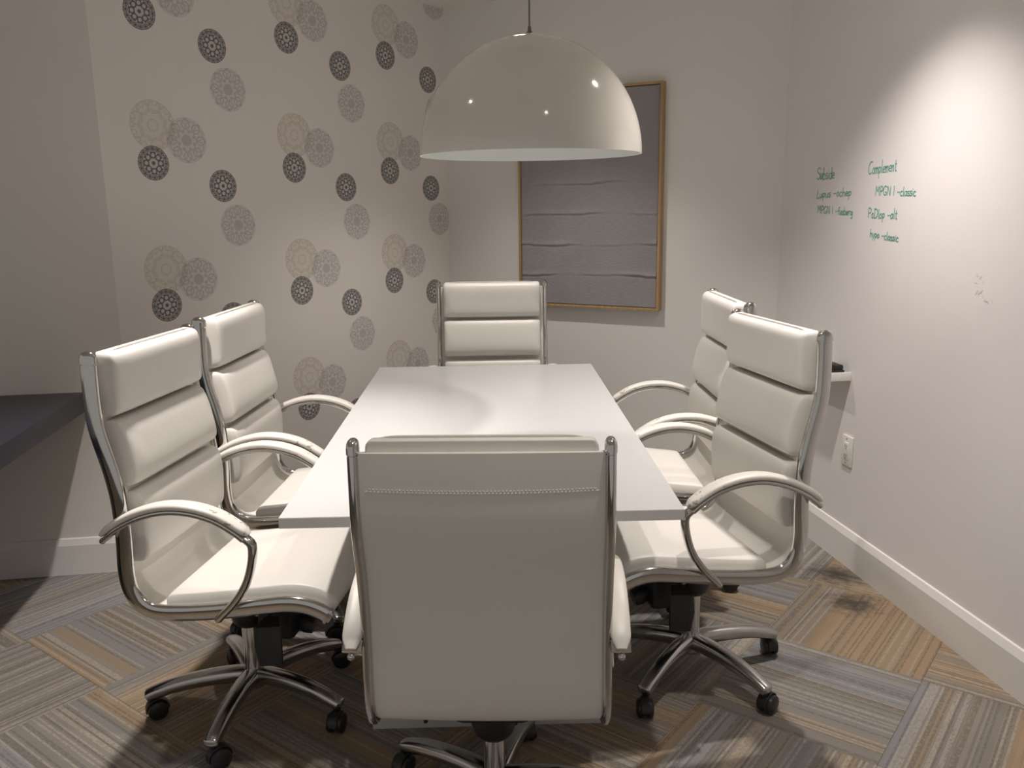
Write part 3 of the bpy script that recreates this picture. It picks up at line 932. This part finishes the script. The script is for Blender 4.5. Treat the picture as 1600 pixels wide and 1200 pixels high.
# handwriting: single-stroke letters, each line of writing one flat ink mark on the wall
G = {
 'S': ([[(.8,.85),(.5,1),(.15,.85),(.2,.6),(.6,.45),(.7,.2),(.4,0),(.0,.1)]], .8),
 'C': ([[(.8,.95),(.45,1),(.1,.7),(.05,.3),(.3,.0),(.7,.1)]], .85),
 'L': ([[(.2,1),(.05,.3),(.1,.0),(.55,.05)]], .6),
 'M': ([[(.0,0),(.1,1),(.4,.4),(.7,1),(.8,0)]], .95),
 'P': ([[(.1,0),(.1,1),(.5,.95),(.6,.7),(.4,.5),(.1,.5)]], .7),
 'G': ([[(.7,.9),(.35,1),(.05,.6),(.15,.1),(.5,.0),(.7,.3),(.45,.35)]], .85),
 'N': ([[(.05,0),(.1,1),(.6,0),(.65,1)]], .8),
 'D': ([[(.1,0),(.1,1)],[(.0,.95),(.5,.9),(.7,.5),(.5,.1),(.05,.0)]], .8),
 '1': ([[(.15,1),(.15,0)]], .4),
 '-': ([[(.05,.35),(.5,.38)]], .6),
 ' ': ([], .45),
 'a': ([[(.5,.45),(.25,.5),(.05,.25),(.2,.0),(.45,.2),(.5,.48),(.52,.0)]], .6),
 'b': ([[(.1,1),(.08,.05),(.35,.0),(.5,.25),(.3,.5),(.1,.35)]], .58),
 'c': ([[(.45,.45),(.2,.5),(.05,.2),(.2,.0),(.48,.08)]], .52),
 'd': ([[(.5,.42),(.2,.48),(.05,.2),(.25,.0),(.48,.2),(.52,1),(.54,.0)]], .62),
 'e': ([[(.08,.25),(.45,.3),(.35,.5),(.1,.4),(.1,.08),(.45,.05)]], .52),
 'f': ([[(.45,.95),(.25,.9),(.2,.0)],[(.02,.5),(.42,.5)]], .45),
 'g': ([[(.5,.45),(.2,.5),(.05,.2),(.3,.05),(.5,.4),(.5,-.3),(.15,-.35)]], .6),
 'h': ([[(.1,1),(.08,.0)],[(.08,.3),(.3,.5),(.45,.35),(.45,.0)]], .56),
 'i': ([[(.12,.5),(.12,.0)],[(.12,.7),(.13,.74)]], .26),
 'l': ([[(.12,1),(.12,.1),(.2,.0)]], .28),
 'm': ([[(.05,.5),(.05,.0)],[(.05,.35),(.2,.5),(.3,.3),(.3,.0)],[(.3,.35),(.5,.5),(.58,.3),(.58,.0)]], .7),
 'n': ([[(.08,.5),(.08,.0)],[(.08,.35),(.3,.5),(.42,.3),(.42,.0)]], .54),
 'o': ([[(.25,.5),(.05,.25),(.2,.0),(.45,.2),(.35,.48),(.25,.5)]], .54),
 'p': ([[(.08,.5),(.08,-.4)],[(.08,.4),(.35,.5),(.45,.25),(.25,.05),(.08,.15)]], .55),
 'r': ([[(.08,.5),(.08,.0)],[(.08,.3),(.25,.48),(.4,.45)]], .44),
 's': ([[(.4,.48),(.12,.45),(.15,.28),(.38,.2),(.3,.0),(.02,.03)]], .46),
 't': ([[(.2,.85),(.2,.05),(.4,.02)],[(.02,.55),(.4,.55)]], .45),
 'u': ([[(.05,.5),(.08,.05),(.3,.05),(.42,.5),(.45,.0)]], .55),
 'y': ([[(.05,.5),(.22,.05)],[(.45,.5),(.1,-.4)]], .5),
}
def write(text, s0, s1, ztop, zbot, drop, label):
    total = sum(G[c][1] for c in text)
    kx = (s1-s0)/total; hgt = ztop-zbot
    root_mb = MB(); x = 0.0; rng = random.Random(len(text)*3+int(s0*100))
    hw = 0.0019
    for c in text:
        strokes, adv = G[c]
        jz = rng.uniform(-.04, .04)
        for st in strokes:
            pts = catmull([(p[0], p[1]+jz, 0) for p in st], 4) if len(st) > 2 else [Vector((p[0], p[1]+jz, 0)) for p in st]
            for i in range(len(pts)-1):
                a = Vector(((x+pts[i].x)*kx, 0, (pts[i].y)*hgt)); b = Vector(((x+pts[i+1].x)*kx, 0, (pts[i+1].y)*hgt))
                for q in (a, b): q.z += drop*(q.x/max(1e-6, s1-s0))
                t = (b-a)
                if t.length < 1e-6: continue
                t.normalize(); n = Vector((-t.z, 0, t.x))*hw
                a -= t*hw*0.6; b += t*hw*0.6
                root_mb.add([a+n, b+n, b-n, a-n], [[0, 1, 2, 3]])
        x += adv
    me = root_mb.mesh('handwriting', M['ink'], smooth=False, weld=False)
    o = ob('handwriting', me, w_right)
    o.location = (s0, -0.0007, zbot)
    o['label'] = label
    return o
write('Subside', .305, .450, 1.553, 1.507, -.004, 'green marker heading of the shorter list on the wall')
write('Lupus -ochep', .316, .585, 1.463, 1.430, .008, 'green marker line under the shorter heading')
write('MPGN 1 -fusberg', .329, .603, 1.399, 1.370, -.006, 'lowest green marker line of the shorter list')
write('Complement', .692, .872, 1.556, 1.513, .004, 'green marker heading of the longer list on the wall')
write('MPGN 1 -classic', .750, .995, 1.468, 1.437, -.006, 'green marker line under the longer heading')
write('PoDlop -alt', .710, .897, 1.389, 1.355, .0, 'third green marker line of the longer list')
write('hypo -classic', .732, .915, 1.316, 1.288, -.012, 'lowest green marker line of the longer list')
def smudge(s, z, n, seed):
    rng = random.Random(seed); mb = MB()
    for k in range(n):
        a = Vector((rng.uniform(-.03, .03), 0, rng.uniform(-.015, .015))); b = a+Vector((rng.uniform(-.02, .02), 0, rng.uniform(-.015, .015)))
        t = (b-a)
        if t.length < 1e-4: continue
        t.normalize(); nn = Vector((-t.z, 0, t.x))*0.0015
        mb.add([a+nn, b+nn, b-nn, a-nn], [[0, 1, 2, 3]])
    o = ob('marker_smudge', mb.mesh('marker_smudge', M['smudge'], smooth=False, weld=False), w_right)
    o.location = (s, -0.0006, z)
smudge(1.35, 1.186, 5, 1); smudge(1.34, 1.138, 4, 2); smudge(1.39, 1.128, 4, 3)

# ------------------------------------------------------------------ dark counter along the open side
ct = empty('counter', (-1.638, 3.242, 0), angR)
tag(ct, 'dark blue counter top running out from the plain wall', 'counter')
# local x runs along the edge towards the camera, -y to the left of the picture
ob('countertop', MB().box((0.004, -1.25, 0.668), (1.70, 0.0, 0.738)).mesh('countertop', M['counter'], bevel=0.003), ct)
ob('end_panel', MB().box((1.58, -1.20, 0.0), (1.62, -0.10, 0.668)).mesh('end_panel', M['counter_leg'], bevel=0.002), ct)
ob('wall_cleat', MB().box((0.003, -1.20, 0.60), (0.025, -0.20, 0.668)).mesh('wall_cleat', M['counter_leg'], bevel=0.002), ct)
